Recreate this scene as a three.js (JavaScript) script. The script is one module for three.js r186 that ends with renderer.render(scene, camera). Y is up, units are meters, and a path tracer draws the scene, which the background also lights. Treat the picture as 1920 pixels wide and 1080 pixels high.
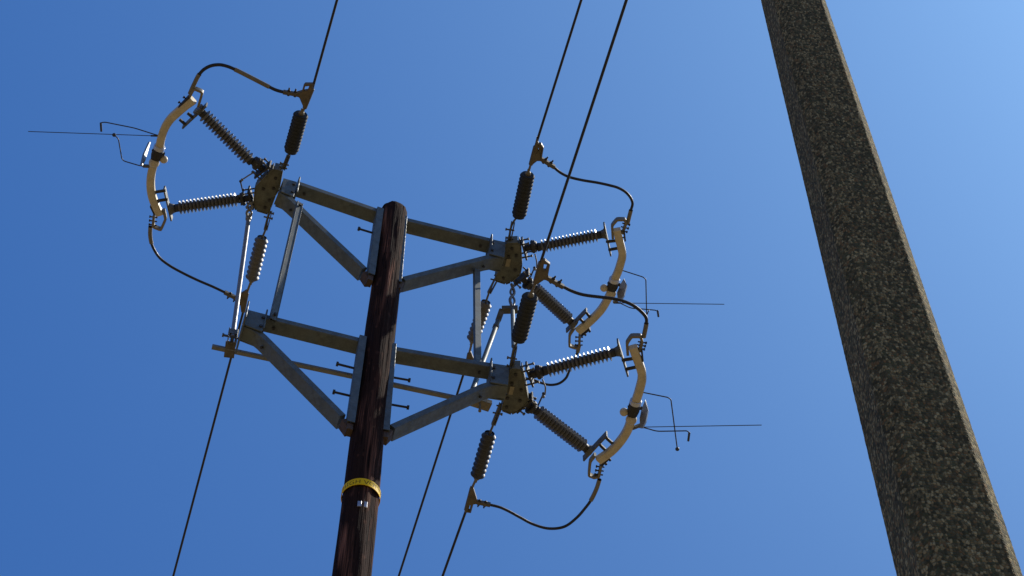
import * as THREE from 'three';
import { mergeGeometries } from 'three/addons/utils/BufferGeometryUtils.js';

// ---------------------------------------------------------------- camera, sky, sun, exposure
const scene = new THREE.Scene();
const FPX = 3517, EL = 57 * Math.PI / 180, EYE = 1.6;          // focal length in photograph pixels, tilt, eye height
const camera = new THREE.PerspectiveCamera(2 * Math.atan(540 / FPX) * 180 / Math.PI, 16 / 9, 0.05, 6000);
camera.position.set(0, EYE, 0);
camera.lookAt(0, EYE + Math.sin(EL), -Math.cos(EL));
scene.add(camera);

const SUN_AZ = 73 * Math.PI / 180, SUN_EL = 54 * Math.PI / 180;
const SUN = new THREE.Vector3(Math.sin(SUN_AZ) * Math.cos(SUN_EL), Math.sin(SUN_EL), -Math.cos(SUN_AZ) * Math.cos(SUN_EL));
{
  const W = 1024, Hh = 512, data = new Float32Array(W * Hh * 4);
  const d = new THREE.Vector3();
  for (let j = 0; j < Hh; j++) for (let i = 0; i < W; i++) {
    const el = ((j + 0.5) / Hh - 0.5) * Math.PI, az = ((i + 0.5) / W - 0.5) * 2 * Math.PI;
    d.set(Math.cos(az) * Math.cos(el), Math.sin(el), Math.sin(az) * Math.cos(el));
    const g = Math.max(6, Math.acos(Math.min(1, Math.max(-1, d.dot(SUN)))) * 180 / Math.PI);
    const e = Math.exp(-g / 16), hz = Math.pow(1 - Math.max(0, el) / (Math.PI / 2), 4);
    const k = (j * W + i) * 4;
    data[k] = 0.016 + 0.88 * e + 0.11 * hz;
    data[k + 1] = 0.101 + 1.44 * e + 0.14 * hz;
    data[k + 2] = 0.383 + 1.95 * e + 0.14 * hz;
    data[k + 3] = 1;
  }
  const sky = new THREE.DataTexture(data, W, Hh, THREE.RGBAFormat, THREE.FloatType);
  sky.mapping = THREE.EquirectangularReflectionMapping;
  sky.magFilter = sky.minFilter = THREE.LinearFilter;
  sky.needsUpdate = true;
  scene.background = sky; scene.environment = sky;
  scene.backgroundIntensity = 1; scene.environmentIntensity = 1;
}
const sun = new THREE.DirectionalLight(new THREE.Color(1, 0.94, 0.84), 5);
sun.position.copy(SUN).multiplyScalar(60).add(new THREE.Vector3(-1, 10, -7));
sun.target.position.set(-1, 10, -7);
sun.castShadow = true; sun.shadow.mapSize.set(4096, 4096);
Object.assign(sun.shadow.camera, { left: -14, right: 14, top: 14, bottom: -14, near: 1, far: 140 });
scene.add(sun, sun.target);
const renderer = new THREE.WebGLRenderer({ antialias: true });
renderer.setSize(1024, 576);
renderer.toneMapping = THREE.LinearToneMapping;
renderer.toneMappingExposure = 1;
renderer.shadowMap.enabled = true;

// ---------------------------------------------------------------- helpers
const V = (x, y, z) => new THREE.Vector3(x, y, z), UP = V(0, 1, 0);
let seed = 7;
const rnd = () => { seed = (seed * 1664525 + 1013904223) >>> 0; return seed / 4294967296; };
const SE = Math.sin(EL), CE = Math.cos(EL);
// survey of the place from the photograph: sight line of a point, cut with a plane of the real structure
const sight = ([x, y]) => V(x - 960, FPX * SE - (y - 540) * CE, -(FPX * CE + (y - 540) * SE));
const cam0 = V(0, EYE, 0);
const onPlane = (p, o, n) => { const d = sight(p); return d.multiplyScalar(o.clone().sub(cam0).dot(n) / d.dot(n)).add(cam0); };
const atH = (p, h) => onPlane(p, V(0, h, 0), UP);
const add = (a, b, s = 1) => a.clone().addScaledVector(b, s);
const mix = (a, b, t) => a.clone().lerp(b, t);

function geoFrom(pos, nor, uv) {
  const g = new THREE.BufferGeometry();
  g.setAttribute('position', new THREE.Float32BufferAttribute(pos, 3));
  g.setAttribute('normal', new THREE.Float32BufferAttribute(nor, 3));
  g.setAttribute('uv', new THREE.Float32BufferAttribute(uv, 2));
  return g;
}
const clean = g => { const q = g.index ? g.toNonIndexed() : g; for (const k of Object.keys(q.attributes)) if (!['position', 'normal', 'uv'].includes(k)) q.deleteAttribute(k); return q; };

// bar of chamfered rectangular section swept along a path; wv = direction of the width, w x t
function sweep(pts, wv, w, t, ch = 0.004, smooth = false) {
  const a = w / 2, b = t / 2, c = Math.min(ch, a * 0.45, b * 0.45);
  const sec = [[a - c, b], [a, b - c], [a, -b + c], [a - c, -b], [-a + c, -b], [-a, -b + c], [-a, b - c], [-a + c, b]];
  const rings = [], dist = [0];
  for (let i = 0; i < pts.length; i++) {
    const p = pts[i], d0 = i ? add(p, pts[i - 1], -1).normalize() : null, d1 = i < pts.length - 1 ? add(pts[i + 1], p, -1).normalize() : null;
    const tan = d0 && d1 ? d0.clone().add(d1).normalize() : (d0 || d1);
    const k = d0 && d1 ? 1 / Math.max(0.5, tan.dot(d1)) : 1;
    const W = add(wv, tan, -wv.dot(tan)).normalize(), T = tan.clone().cross(W).normalize();
    const inPlaneIsT = Math.abs((d0 && d1 ? d1.clone().sub(d0) : T).dot(T)) >= Math.abs((d0 && d1 ? d1.clone().sub(d0) : T).dot(W));
    rings.push(sec.map(([x, y]) => p.clone().addScaledVector(W, x * (inPlaneIsT ? 1 : k)).addScaledVector(T, y * (inPlaneIsT ? k : 1))));
    if (i) dist.push(dist[i - 1] + p.distanceTo(pts[i - 1]));
  }
  const pos = [], nor = [], uv = [];
  const tri = (A, B, C, n, ua, ub, uc) => { for (const q of [A, B, C]) pos.push(q.x, q.y, q.z); for (let i = 0; i < 3; i++) nor.push(n[i].x, n[i].y, n[i].z); uv.push(...ua, ...ub, ...uc); };
  const per = [0]; for (let j = 0; j < 8; j++) per.push(per[j] + rings[0][j].distanceTo(rings[0][(j + 1) % 8]));
  const faceN = (i, j) => { const A = rings[i][j], B = rings[i][(j + 1) % 8], C = rings[i + 1][j]; const n = B.clone().sub(A).cross(C.clone().sub(A)).normalize(); const mid = A.clone().add(B).multiplyScalar(.5).sub(pts[i]); return n.dot(mid) < 0 ? n.negate() : n; };
  for (let i = 0; i < pts.length - 1; i++) for (let j = 0; j < 8; j++) {
    const k = (j + 1) % 8, A = rings[i][j], B = rings[i][k], C = rings[i + 1][k], D = rings[i + 1][j];
    let n = faceN(i, j), n0 = n, n1 = n;
    if (smooth) { if (i) n0 = faceN(i - 1, j).add(n).normalize(); if (i < pts.length - 2) n1 = faceN(i + 1, j).add(n).normalize(); }
    const ua = [per[j], dist[i]], ub = [per[j + 1], dist[i]], uc = [per[j + 1], dist[i + 1]], ud = [per[j], dist[i + 1]];
    const flip = B.clone().sub(A).cross(C.clone().sub(A)).dot(n) < 0;
    if (flip) { tri(A, C, B, [n0, n1, n0], ua, uc, ub); tri(A, D, C, [n0, n1, n1], ua, ud, uc); }
    else { tri(A, B, C, [n0, n0, n1], ua, ub, uc); tri(A, C, D, [n0, n1, n1], ua, uc, ud); }
  }
  for (const [i, s] of [[0, -1], [pts.length - 1, 1]]) {
    const n = (i ? add(pts[i], pts[i - 1], -1) : add(pts[1], pts[0], -1)).normalize().multiplyScalar(s), R = rings[i];
    for (let j = 1; j < 7; j++) {
      const f = R[j].clone().sub(R[0]).cross(R[j + 1].clone().sub(R[0])).dot(n) < 0;
      const q = f ? [R[0], R[j + 1], R[j]] : [R[0], R[j], R[j + 1]];
      tri(...q, [n, n, n], [0, 0], [w, 0], [w, t]);
    }
  }
  return geoFrom(pos, nor, uv);
}
const bar = (p, q, wv, w, t, ch) => sweep([p, q], wv, w, t, ch);
function tube(pts, r, n = 0, seg = 10, straight = false) {
  let curve;
  if (straight) { curve = new THREE.CurvePath(); for (let i = 1; i < pts.length; i++) curve.add(new THREE.LineCurve3(pts[i - 1], pts[i])); }
  else curve = new THREE.CatmullRomCurve3(pts, false, 'centripetal');
  const g = new THREE.TubeGeometry(curve, n || pts.length * 8, r, seg, false), uv = g.attributes.uv, L = curve.getLength();
  for (let i = 0; i < uv.count; i++) { const a = uv.getX(i), b = uv.getY(i); uv.setXY(i, b * 2 * Math.PI * r, a * L); }
  return clean(g);
}
// rod bent round small corners
function bent(pts, r, cr = 0.02, seg = 8) {
  const out = [pts[0]];
  for (let i = 1; i < pts.length - 1; i++) {
    const p = pts[i], a = pts[i - 1], b = pts[i + 1], d = Math.min(cr, p.distanceTo(a) * .4, p.distanceTo(b) * .4);
    const s = add(p, add(a, p, -1).normalize(), d), e = add(p, add(b, p, -1).normalize(), d);
    for (let k = 0; k <= 4; k++) { const t = k / 4; out.push(mix(mix(s, p, t), mix(p, e, t), t)); }
  }
  out.push(pts[pts.length - 1]);
  const path = new THREE.CurvePath(); for (let i = 1; i < out.length; i++) path.add(new THREE.LineCurve3(out[i - 1], out[i]));
  const frames = [], N = out.length; // own sweep: sections at the points themselves
  let ref = Math.abs(add(out[1], out[0], -1).normalize().y) > .9 ? V(1, 0, 0) : UP.clone();
  const pos = [], nor = [], uv = []; let L = 0;
  for (let i = 0; i < N; i++) {
    const t = add(out[Math.min(N - 1, i + 1)], out[Math.max(0, i - 1)], -1).normalize();
    const x = add(ref, t, -ref.dot(t)).normalize(), y = t.clone().cross(x); ref = x;
    if (i) L += out[i].distanceTo(out[i - 1]);
    frames.push([out[i], x, y, L]);
  }
  const P = (i, j) => { const [o, x, y] = frames[i], a = j / seg * 2 * Math.PI; const n = x.clone().multiplyScalar(Math.cos(a)).addScaledVector(y, Math.sin(a)); return [add(o, n, r), n, [j / seg * 2 * Math.PI * r, frames[i][3]]]; };
  const put = (...q) => { for (const [p, n, u] of q) { pos.push(p.x, p.y, p.z); nor.push(n.x, n.y, n.z); uv.push(...u); } };
  for (let i = 0; i < N - 1; i++) for (let j = 0; j < seg; j++) { const a = P(i, j), b = P(i, j + 1), c = P(i + 1, j + 1), d = P(i + 1, j); put(a, b, c); put(a, c, d); }
  for (const i of [0, N - 1]) { const n = add(out[1], out[0], -1).normalize().multiplyScalar(i ? 1 : -1); for (let j = 0; j < seg; j++) put([frames[i][0], n, [0, 0]], [P(i, j)[0], n, [0, 0]], [P(i, j + 1)[0], n, [0, 0]]); }
  return geoFrom(pos, nor, uv);
}
const QY = d => new THREE.Quaternion().setFromUnitVectors(UP, d.clone().normalize());
function lathe(p, d, prof, seg = 24) {          // prof: [radius, distance along d]
  const g = clean(new THREE.LatheGeometry(prof.map(([r, y]) => new THREE.Vector2(r, y)), seg));
  g.applyQuaternion(QY(d)); g.translate(p.x, p.y, p.z); return g;
}
const rod = (p, q, r, seg = 12) => { const L = p.distanceTo(q), c = Math.min(r * .25, .004); return lathe(p, add(q, p, -1), [[0, 0], [r - c, 0], [r, c], [r, L - c], [r - c, L], [0, L]], seg); };
const ball = (p, r, s = [1, 1, 1]) => { const g = clean(new THREE.SphereGeometry(r, 18, 12)); g.scale(...s); g.translate(p.x, p.y, p.z); return g; };
function hexBolt(p, d, len, r = 0.008, head = 0.015) {
  d = d.clone().normalize();
  const g = clean(new THREE.CylinderGeometry(head, head, head * .9, 6)); g.applyQuaternion(QY(d)); const e = add(p, d, len); g.translate(e.x, e.y, e.z);
  return [rod(p, e, r, 8), g];
}
// flat plate: outline (array of world points in one plane), thickness th along dir
function plate(outline, dir, th, holes = [], bev = 0.003) {
  const o = outline[0], n = dir.clone().normalize();
  let x = add(outline[1], o, -1); x = add(x, n, -x.dot(n)).normalize(); const y = n.clone().cross(x);
  const to2 = p => { const q = add(p, o, -1); return new THREE.Vector2(q.dot(x), q.dot(y)); };
  const s = new THREE.Shape(outline.map(to2)); for (const h of holes) s.holes.push(new THREE.Path(h.map(to2)));
  const b = Math.min(bev, th * .3);
  const g = new THREE.ExtrudeGeometry(s, { depth: th - 2 * b, bevelEnabled: b > 0, bevelSize: b, bevelOffset: -b, bevelThickness: b, bevelSegments: 1 });
  g.translate(0, 0, b);
  g.applyMatrix4(new THREE.Matrix4().makeBasis(x, y, n).setPosition(o));
  return clean(g);
}

const counts = {};
const numbered = n => { const k = counts[n] = (counts[n] ?? -1) + 1; return k ? n + '_' + String(k).padStart(3, '0') : n; };
function thing(name, label, category, group) {
  const o = new THREE.Group(); o.name = numbered(name); o.userData = { label, category }; if (group) o.userData.group = group; scene.add(o); return o;
}
function part(parent, name, geos, mat, label) {
  const list = (Array.isArray(geos) ? geos.flat() : [geos]);
  const m = new THREE.Mesh(list.length > 1 ? mergeGeometries(list) : list[0], mat);
  m.name = name; m.castShadow = m.receiveShadow = true; if (label) m.userData.label = label; parent.add(m); return m;
}
// bolts one by one: list is shank, head, shank, head ...
function bolts(parent, list, mat, name = 'bolt') { for (let i = 0; i < list.length; i += 2) part(parent, name, [list[i], list[i + 1]], mat); }
function setBase(o, b) {                       // puts the group's origin at the thing's base
  o.position.copy(b);
  o.traverse(c => { if (c === o) return; if (c.isMesh && !c.placed) c.geometry.translate(-b.x, -b.y, -b.z); else if (c.placed) c.position.sub(b); });
}

// ---------------------------------------------------------------- procedural materials
const hash = (x, y, s = 0) => { let h = (x * 374761393 + y * 668265263 + s * 974634777) | 0; h = Math.imul(h ^ (h >>> 13), 1274126177); h ^= h >>> 16; return (h >>> 0) / 4294967296; };
function vnoise(x, y, px, py, s) {              // tileable value noise, period px, py
  const xi = Math.floor(x), yi = Math.floor(y), fx = x - xi, fy = y - yi, u = fx * fx * (3 - 2 * fx), v = fy * fy * (3 - 2 * fy);
  const m = (a, n) => ((a % n) + n) % n, A = m(xi, px), B = m(xi + 1, px), C = m(yi, py), D = m(yi + 1, py);
  return (hash(A, C, s) * (1 - u) + hash(B, C, s) * u) * (1 - v) + (hash(A, D, s) * (1 - u) + hash(B, D, s) * u) * v;
}
function tex(w, h, fn, color = true) {
  const d = new Uint8Array(w * h * 4);
  for (let j = 0; j < h; j++) for (let i = 0; i < w; i++) {
    const c = fn(i / w, j / h), k = (j * w + i) * 4;
    for (let q = 0; q < 3; q++) { const v = Math.min(1, Math.max(0, Array.isArray(c) ? c[q] : c)); d[k + q] = 255 * (color ? (v <= .0031308 ? v * 12.92 : 1.055 * Math.pow(v, 1 / 2.4) - .055) : v); }
    d[k + 3] = 255;
  }
  const t = new THREE.DataTexture(d, w, h, THREE.RGBAFormat);
  t.wrapS = t.wrapT = THREE.RepeatWrapping; t.magFilter = THREE.LinearFilter; t.minFilter = THREE.LinearMipmapLinearFilter; t.generateMipmaps = true; t.anisotropy = 8;
  if (color) t.colorSpace = THREE.SRGBColorSpace; t.needsUpdate = true; return t;
}
const rep = (t, su, sv) => { t.repeat.set(1 / su, 1 / sv); return t; };       // texture spans su x sv metres

function metalMat(rgb, rough, metal, vary, sd, size = .35) {
  const map = rep(tex(256, 256, (u, v) => {
    const a = vnoise(u * 40, v * 40, 40, 40, sd), b = vnoise(u * 9, v * 9, 9, 9, sd + 1), c = vnoise(u * 110, v * 110, 110, 110, sd + 2);
    const k = 1 + vary * ((a - .5) * .6 + (b - .5) * .9 + (c - .5) * .35), warm = (vnoise(u * 5, v * 5, 5, 5, sd + 3) - .5) * vary * .25;
    return [rgb[0] * k * (1 + warm), rgb[1] * k, rgb[2] * k * (1 - warm)];
  }), size, size);
  const rm = rep(tex(256, 256, (u, v) => rough + .25 * (vnoise(u * 22, v * 22, 22, 22, sd + 7) - .5), false), size, size);
  return new THREE.MeshStandardMaterial({ map, roughnessMap: rm, roughness: 1, metalness: metal });
}
const M = {
  galv: metalMat([.113, .131, .124], .6, .2, .38, 11),
  plateGalv: metalMat([.118, .122, .092], .7, .05, .6, 21),
  pipe: metalMat([.20, .205, .21], .42, .1, .3, 31),
  arc: metalMat([.60, .515, .34], .55, .05, .28, 41, .5),
  fitting: metalMat([.13, .13, .115], .6, .3, .5, 51),
  dark: metalMat([.045, .042, .036], .65, .3, .5, 61),
  bronze: metalMat([.135, .105, .062], .6, .1, .5, 71),
  lug: metalMat([.21, .185, .13], .6, .2, .4, 81),
  wire: metalMat([.03, .028, .026], .6, .2, .4, 91),
  cable: metalMat([.016, .016, .017], .55, 0, .3, 101),
  rodsteel: metalMat([.05, .055, .065], .5, .3, .4, 111),
  ring: metalMat([.62, .62, .62], .35, .4, .25, 121),
  shedPost: metalMat([.18, .172, .15], .36, 0, .3, 131),
  corePost: metalMat([.03, .028, .024], .6, 0, .3, 141),
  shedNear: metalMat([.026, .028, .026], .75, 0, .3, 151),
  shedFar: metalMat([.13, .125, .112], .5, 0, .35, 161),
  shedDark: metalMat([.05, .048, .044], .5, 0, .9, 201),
  rusty: metalMat([.085, .055, .034], .8, 0, .6, 211),
  bar: metalMat([.20, .205, .185], .55, .15, .4, 221),
  vane: metalMat([.20, .20, .19], .4, .3, .3, 191),
  tag: metalMat([.45, .45, .47], .4, .4, .3, 171),
  namePlate: metalMat([.27, .24, .15], .55, .1, .4, 181),
};
// creosoted pole wood: long grain streaks, checks and worn patches
const woodH = (u, v) => {
  const g = vnoise(u * 150, v * 14, 150, 14, 1) * .45 + vnoise(u * 330, v * 40, 330, 40, 2) * .3 + vnoise(u * 60, v * 7, 60, 7, 3) * .4;
  const wob = u + .006 * (vnoise(u * 12, v * 10, 12, 10, 6) - .5), cr = vnoise(wob * 64, v * 5, 64, 5, 4);
  const crack = Math.max(0, 1 - Math.abs(cr - .5) * 16) * (vnoise(u * 18, v * 14, 18, 14, 5) > .5 ? 1 : .15);
  return g - crack * .8;
};
const woodWorn = (u, v) => {                     // splintered strips where the dark treatment has weathered off
  const m = vnoise(u * 11, v * 9, 11, 9, 8), f = vnoise(u * 120, v * 16, 120, 16, 10), k = vnoise(u * 40, v * 60, 40, 60, 12);
  return Math.min(1, Math.max(0, (m - .5) * 2.6)) * Math.max(0, f * 1.3 - .25) + Math.max(0, k - .8) * .9;
};
M.wood = new THREE.MeshPhysicalMaterial({
  map: rep(tex(1024, 2048, (u, v) => {
    const h = woodH(u, v), worn = woodWorn(u, v), k = .45 + .85 * h;
    return [(.034 + .36 * worn) * k, (.0165 + .15 * worn) * k, (.0105 + .088 * worn) * k];
  }), 1.0, 4.0),
  bumpMap: rep(tex(1024, 2048, (u, v) => .35 + .5 * woodH(u, v), false), 1.0, 4.0), bumpScale: .014, roughness: .9, metalness: 0, specularIntensity: .15,
});
// exposed aggregate concrete: pebbles of mixed stone in grey cement
{
  const N = 180, NY = 288, pal = [[.17, .155, .105], [.07, .072, .052], [.30, .235, .14], [.10, .09, .065], [.42, .345, .22], [.045, .05, .036], [.20, .18, .125], [.34, .29, .19], [.085, .10, .065], [.24, .15, .085], [.13, .11, .075], [.055, .055, .042], [.50, .43, .29]];
  const cell = (u, v) => {
    const x = u * N, y = v * NY, xi = Math.floor(x), yi = Math.floor(y); let d1 = 9, d2 = 9, id = 0;
    for (let a = -1; a <= 1; a++) for (let b = -1; b <= 1; b++) {
      const cx = xi + a, cy = yi + b, wx = ((cx % N) + N) % N, wy = ((cy % NY) + NY) % NY;
      const px = cx + .15 + .7 * hash(wx, wy, 3), py = cy + .15 + .7 * hash(wx, wy, 4), sz = .45 + .9 * hash(wx, wy, 5);
      const d = Math.hypot(x - px, y - py) / sz;
      if (d < d1) { d2 = d1; d1 = d; id = hash(wx, wy, 6); } else if (d < d2) d2 = d;
    }
    return [d1, d2, id];
  };
  const W = 1024, H2 = 1638, cache = new Float32Array(W * H2 * 3);
  for (let j = 0; j < H2; j++) for (let i = 0; i < W; i++) cache.set(cell(i / W, j / H2), (j * W + i) * 3);
  const at = (u, v) => { const k = (Math.floor(v * H2 + .5) * W + Math.floor(u * W + .5)) * 3; return [cache[k], cache[k + 1], cache[k + 2]]; };
  M.concrete = new THREE.MeshPhysicalMaterial({
    map: rep(tex(W, H2, (u, v) => {
      const [d1, d2, id] = at(u, v), gap = Math.min(1, (d2 - d1) * 4), p = pal[Math.floor(id * pal.length)];
      const big = .85 + .3 * vnoise(u * 30, v * 48, 30, 48, 33), fine = .85 + .3 * vnoise(u * 340, v * 540, 340, 540, 34);
      return p.map((c, q) => (gap * (.78 * c + .22 * [.15, .13, .088][q]) + (1 - gap) * [.10, .09, .056][q]) * big * fine * [1.02, .93, .64][q]);
    }), 1.0, 2.7),
    bumpMap: rep(tex(W, H2, (u, v) => { const [d1, d2] = at(u, v); return Math.min(1, (d2 - d1) * 2.2) * (1 - d1 * .35); }, false), 1.0, 2.7), bumpScale: .0014, roughness: .95, metalness: 0, specularIntensity: .25,
  });
}
// marker band: black capitals on yellow
{
  const c = document.createElement('canvas'); c.width = 1024; c.height = 128; const x = c.getContext('2d');
  x.fillStyle = '#ffcf00'; x.fillRect(0, 0, 1024, 128);
  x.fillStyle = '#6a5000'; x.font = '100px sans-serif'; x.textBaseline = 'middle'; x.textAlign = 'center';
  x.save(); x.translate(512, 68); x.scale(1.18, 1); x.fillText('HIGH VOLTAGE', 0, 0); x.restore();
  const t = new THREE.CanvasTexture(c); t.colorSpace = THREE.SRGBColorSpace; t.wrapS = THREE.RepeatWrapping; t.anisotropy = 8;
  M.band = new THREE.MeshPhysicalMaterial({ map: t, roughness: .6, metalness: 0, specularIntensity: .3 });
}

// ---------------------------------------------------------------- ground
{
  const g = new THREE.PlaneGeometry(6000, 6000); g.rotateX(-Math.PI / 2);
  const uv = g.attributes.uv; for (let i = 0; i < uv.count; i++) uv.setXY(i, uv.getX(i) * 6000, uv.getY(i) * 6000);
  const map = rep(tex(512, 512, (u, v) => {
    const a = vnoise(u * 6, v * 6, 6, 6, 1), b = vnoise(u * 60, v * 60, 60, 60, 2), c = vnoise(u * 200, v * 200, 200, 200, 3), k = .55 + .5 * b + .35 * c;
    return [(.20 + .05 * a) * k * .66, (.15 + .02 * a) * k * .66, (.068 + .02 * a) * k * .66];
  }), 8, 8);
  const m = new THREE.Mesh(g, new THREE.MeshStandardMaterial({ map, roughness: 1 }));
  m.name = 'ground'; m.receiveShadow = true; m.userData = { kind: 'structure', label: 'dry grass and bare earth ground below the poles' }; scene.add(m);
}

// ---------------------------------------------------------------- concrete lamp post, right foreground
{
  const z = -2.62, t = thing('concrete_post', 'tapered exposed aggregate concrete post with chamfered edges filling the right side', 'post');
  const a = onPlane([1485, 0], V(0, 0, z), V(0, 0, 1)), b = onPlane([1796, 1080], V(0, 0, z), V(0, 0, 1));
  const PW = .755, wAt = y => .257 + (.213 - .257) * (y - b.y) / (a.y - b.y), axis = y => mix(b, a, (y - b.y) / (a.y - b.y));
  const face = Math.atan2(.925, 2.62) - .384;       // square section turned to face the camera
  const pos = [], nor = [], uv = [], ys = []; for (let y = 0; y < 4.3; y += .15) ys.push(y); for (let y = 4.3; y < 7.7; y += .011) ys.push(y); for (let y = 7.75; y <= 9.01; y += .15) ys.push(y);
  const ring = y => {
    const w = wAt(y) * PW, h = w / 2 * 1.072, c = .153 * w, o = axis(y), out = [];
    const rnd2 = [[h - c * 1.07, h], [h - c * .93, h - .06 * c], [h - .06 * c, h - c * .93], [h, h - c * 1.07]];   // chamfer with eased arrises
    for (let q = 0; q < 4; q++) for (const [x0, y0] of rnd2) {
      const [x1, z1] = [[x0, y0], [y0, -x0], [-x0, -y0], [-y0, x0]][q];
      const k = 1 + .007 * (hash(out.length, Math.round(y * 1000), 77) - .5), xx = x1 * k, zz = z1 * k; out.push(V(o.x + xx * Math.cos(face) - zz * Math.sin(face), y, o.z + xx * Math.sin(face) + zz * Math.cos(face)));
    }
    return out;
  };
  const rings = ys.map(ring), n = rings[0].length; let per = [0]; for (let j = 0; j < n; j++) per.push(per[j] + ring(6)[j].distanceTo(ring(6)[(j + 1) % n]));
  for (let i = 0; i < ys.length - 1; i++) for (let j = 0; j < n; j++) {
    const k = (j + 1) % n, q = [rings[i][j], rings[i][k], rings[i + 1][k], rings[i + 1][j]], u = [[per[j], ys[i]], [per[j + 1], ys[i]], [per[j + 1], ys[i + 1]], [per[j], ys[i + 1]]];
    let nn = q[1].clone().sub(q[0]).cross(q[3].clone().sub(q[0])).normalize(); const out = q[0].clone().add(q[1]).multiplyScalar(.5).sub(axis(ys[i])); let ord = [0, 1, 2, 0, 2, 3]; if (nn.dot(out) < 0) { nn.negate(); ord = [0, 2, 1, 0, 3, 2]; }
    for (const m of ord) { pos.push(q[m].x, q[m].y, q[m].z); nor.push(nn.x, nn.y, nn.z); uv.push(...u[m]); }
  }
  const top = rings[rings.length - 1], ct = axis(ys[ys.length - 1]);
  for (let j = 0; j < n; j++) for (const q of [ct, top[(j + 1) % n], top[j]]) { pos.push(q.x, q.y, q.z); nor.push(0, 1, 0); uv.push(q.x, q.z); }
  part(t, 'shaft', geoFrom(pos, nor, uv), M.concrete);
  setBase(t, axis(0));
}

// ---------------------------------------------------------------- wooden utility pole
const PZ = -7.9, poleA = onPlane([738.5, 395], V(0, 0, PZ), V(0, 0, 1)), poleB = onPlane([659.5, 1080], V(0, 0, PZ), V(0, 0, 1));
const POLE_TOP = 14.95;
const poleAxis = y => mix(poleB, poleA, (y - poleB.y) / (poleA.y - poleB.y));
const poleR = y => .125 + (.1065 - .125) * (y - 10.46) / (15 - 10.46);
{
  const t = thing('utility_pole', 'dark creosoted wooden utility pole carrying the switch gear and a yellow band', 'utility pole');
  const S = 84, ys = []; for (let y = 0; y < 8; y += .5) ys.push(y); for (let y = 8; y < POLE_TOP - .03; y += .035) ys.push(y); ys.push(POLE_TOP - .02, POLE_TOP - .006, POLE_TOP);
  const rad = (th, y) => {
    const a = th / (2 * Math.PI); let r = poleR(y);
    r += .0075 * (vnoise(a * 7, y * 1.1, 7, 999, 51) - .5) * 2 + .0035 * (vnoise(a * 24, y * 2.2, 24, 999, 52) - .5) * 2;
    r -= .012 * Math.max(0, vnoise(a * 16, y * .9, 16, 999, 53) - .72) / .28;          // checks along the grain
    if (y > POLE_TOP - .025) r -= .012 * (y - POLE_TOP + .025) / .025 + .006 * vnoise(a * 30, 1, 30, 9, 54);
    return r;
  };
  const pos = [], nor = [], uv = [], idx = [];
  ys.forEach((y, i) => { const o = poleAxis(y); for (let j = 0; j <= S; j++) { const th = j / S * 2 * Math.PI, r = rad(j === S ? 0 : th, y); const dy = y > POLE_TOP - .03 ? .02 * (vnoise(j % S / S * 26, 3, 26, 9, 55) - .6) : 0; pos.push(o.x + Math.cos(th) * r, y + dy, o.z + Math.sin(th) * r); uv.push(j / S, y); if (i && j < S) { const a = (i - 1) * (S + 1) + j, b = a + 1, c = a + S + 1, d = c + 1; idx.push(a, c, b, b, c, d); } } });
  const o = poleAxis(POLE_TOP), c0 = pos.length / 3; pos.push(o.x, POLE_TOP, o.z); uv.push(.5, .5); for (let j = 0; j < S; j++) { const a = (ys.length - 1) * (S + 1) + j; idx.push(a, c0, a + 1); }
  const g = new THREE.BufferGeometry(); g.setAttribute('position', new THREE.Float32BufferAttribute(pos, 3)); g.setAttribute('uv', new THREE.Float32BufferAttribute(uv, 2)); g.setIndex(idx); g.computeVertexNormals();
  part(t, 'shaft', clean(g), M.wood);
  // yellow marker band, a wrapped strip with thickness
  {
    const y0 = 11.206, y1 = 11.270, prof = [[0, y0], [.004, y0], [.004, y1], [0, y1]], P = [], Nn = [], U = [];
    for (let j = 0; j < 72; j++) for (let k = 0; k < 3; k++) {
      const pt = (jj, kk) => { const th = jj / 72 * 2 * Math.PI, r = poleR(11.23) + .005 + prof[kk][0] + .0025 * (vnoise((jj % 72) / 72 * 7, 11.23 * 1.1, 7, 999, 51) - .5) * 2, oo = poleAxis(prof[kk][1]); return [V(oo.x + Math.cos(th) * r, prof[kk][1], oo.z + Math.sin(th) * r), [.40 + (16.6 - jj) / 72 * 1.5, kk < 2 ? 0 : 1]]; };
      const a = pt(j, k), b = pt(j + 1, k), c = pt(j + 1, k + 1), d = pt(j, k + 1), th = (j + .5) / 72 * 2 * Math.PI, n = k === 1 ? V(Math.cos(th), 0, Math.sin(th)) : V(0, k ? 1 : -1, 0);
      for (const q of [a, c, b, a, d, c]) { P.push(q[0].x, q[0].y, q[0].z); Nn.push(n.x, n.y, n.z); U.push(...q[1]); }
    }
    part(t, 'marker_band', geoFrom(P, Nn, U), M.band, 'yellow band with black capitals');
  }
  const tg = onPlane([679, 945], V(0, 0, PZ + .128), V(0, 0, 1));
  part(t, 'metal_tag', [plate([V(-.030, -.026, 0), V(-.004, -.026, 0), V(-.004, .026, 0), V(-.030, .026, 0)].map(p => p.add(tg)), V(0.05, 0, 1), .006)], M.tag); part(t, 'metal_tag', [plate([V(.012, -.032, -.002), V(.033, -.032, -.006), V(.033, .024, -.006), V(.012, .024, -.002)].map(p => p.add(tg)), V(.35, 0, 1), .008)], M.tag);
  setBase(t, poleAxis(0));
}

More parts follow.
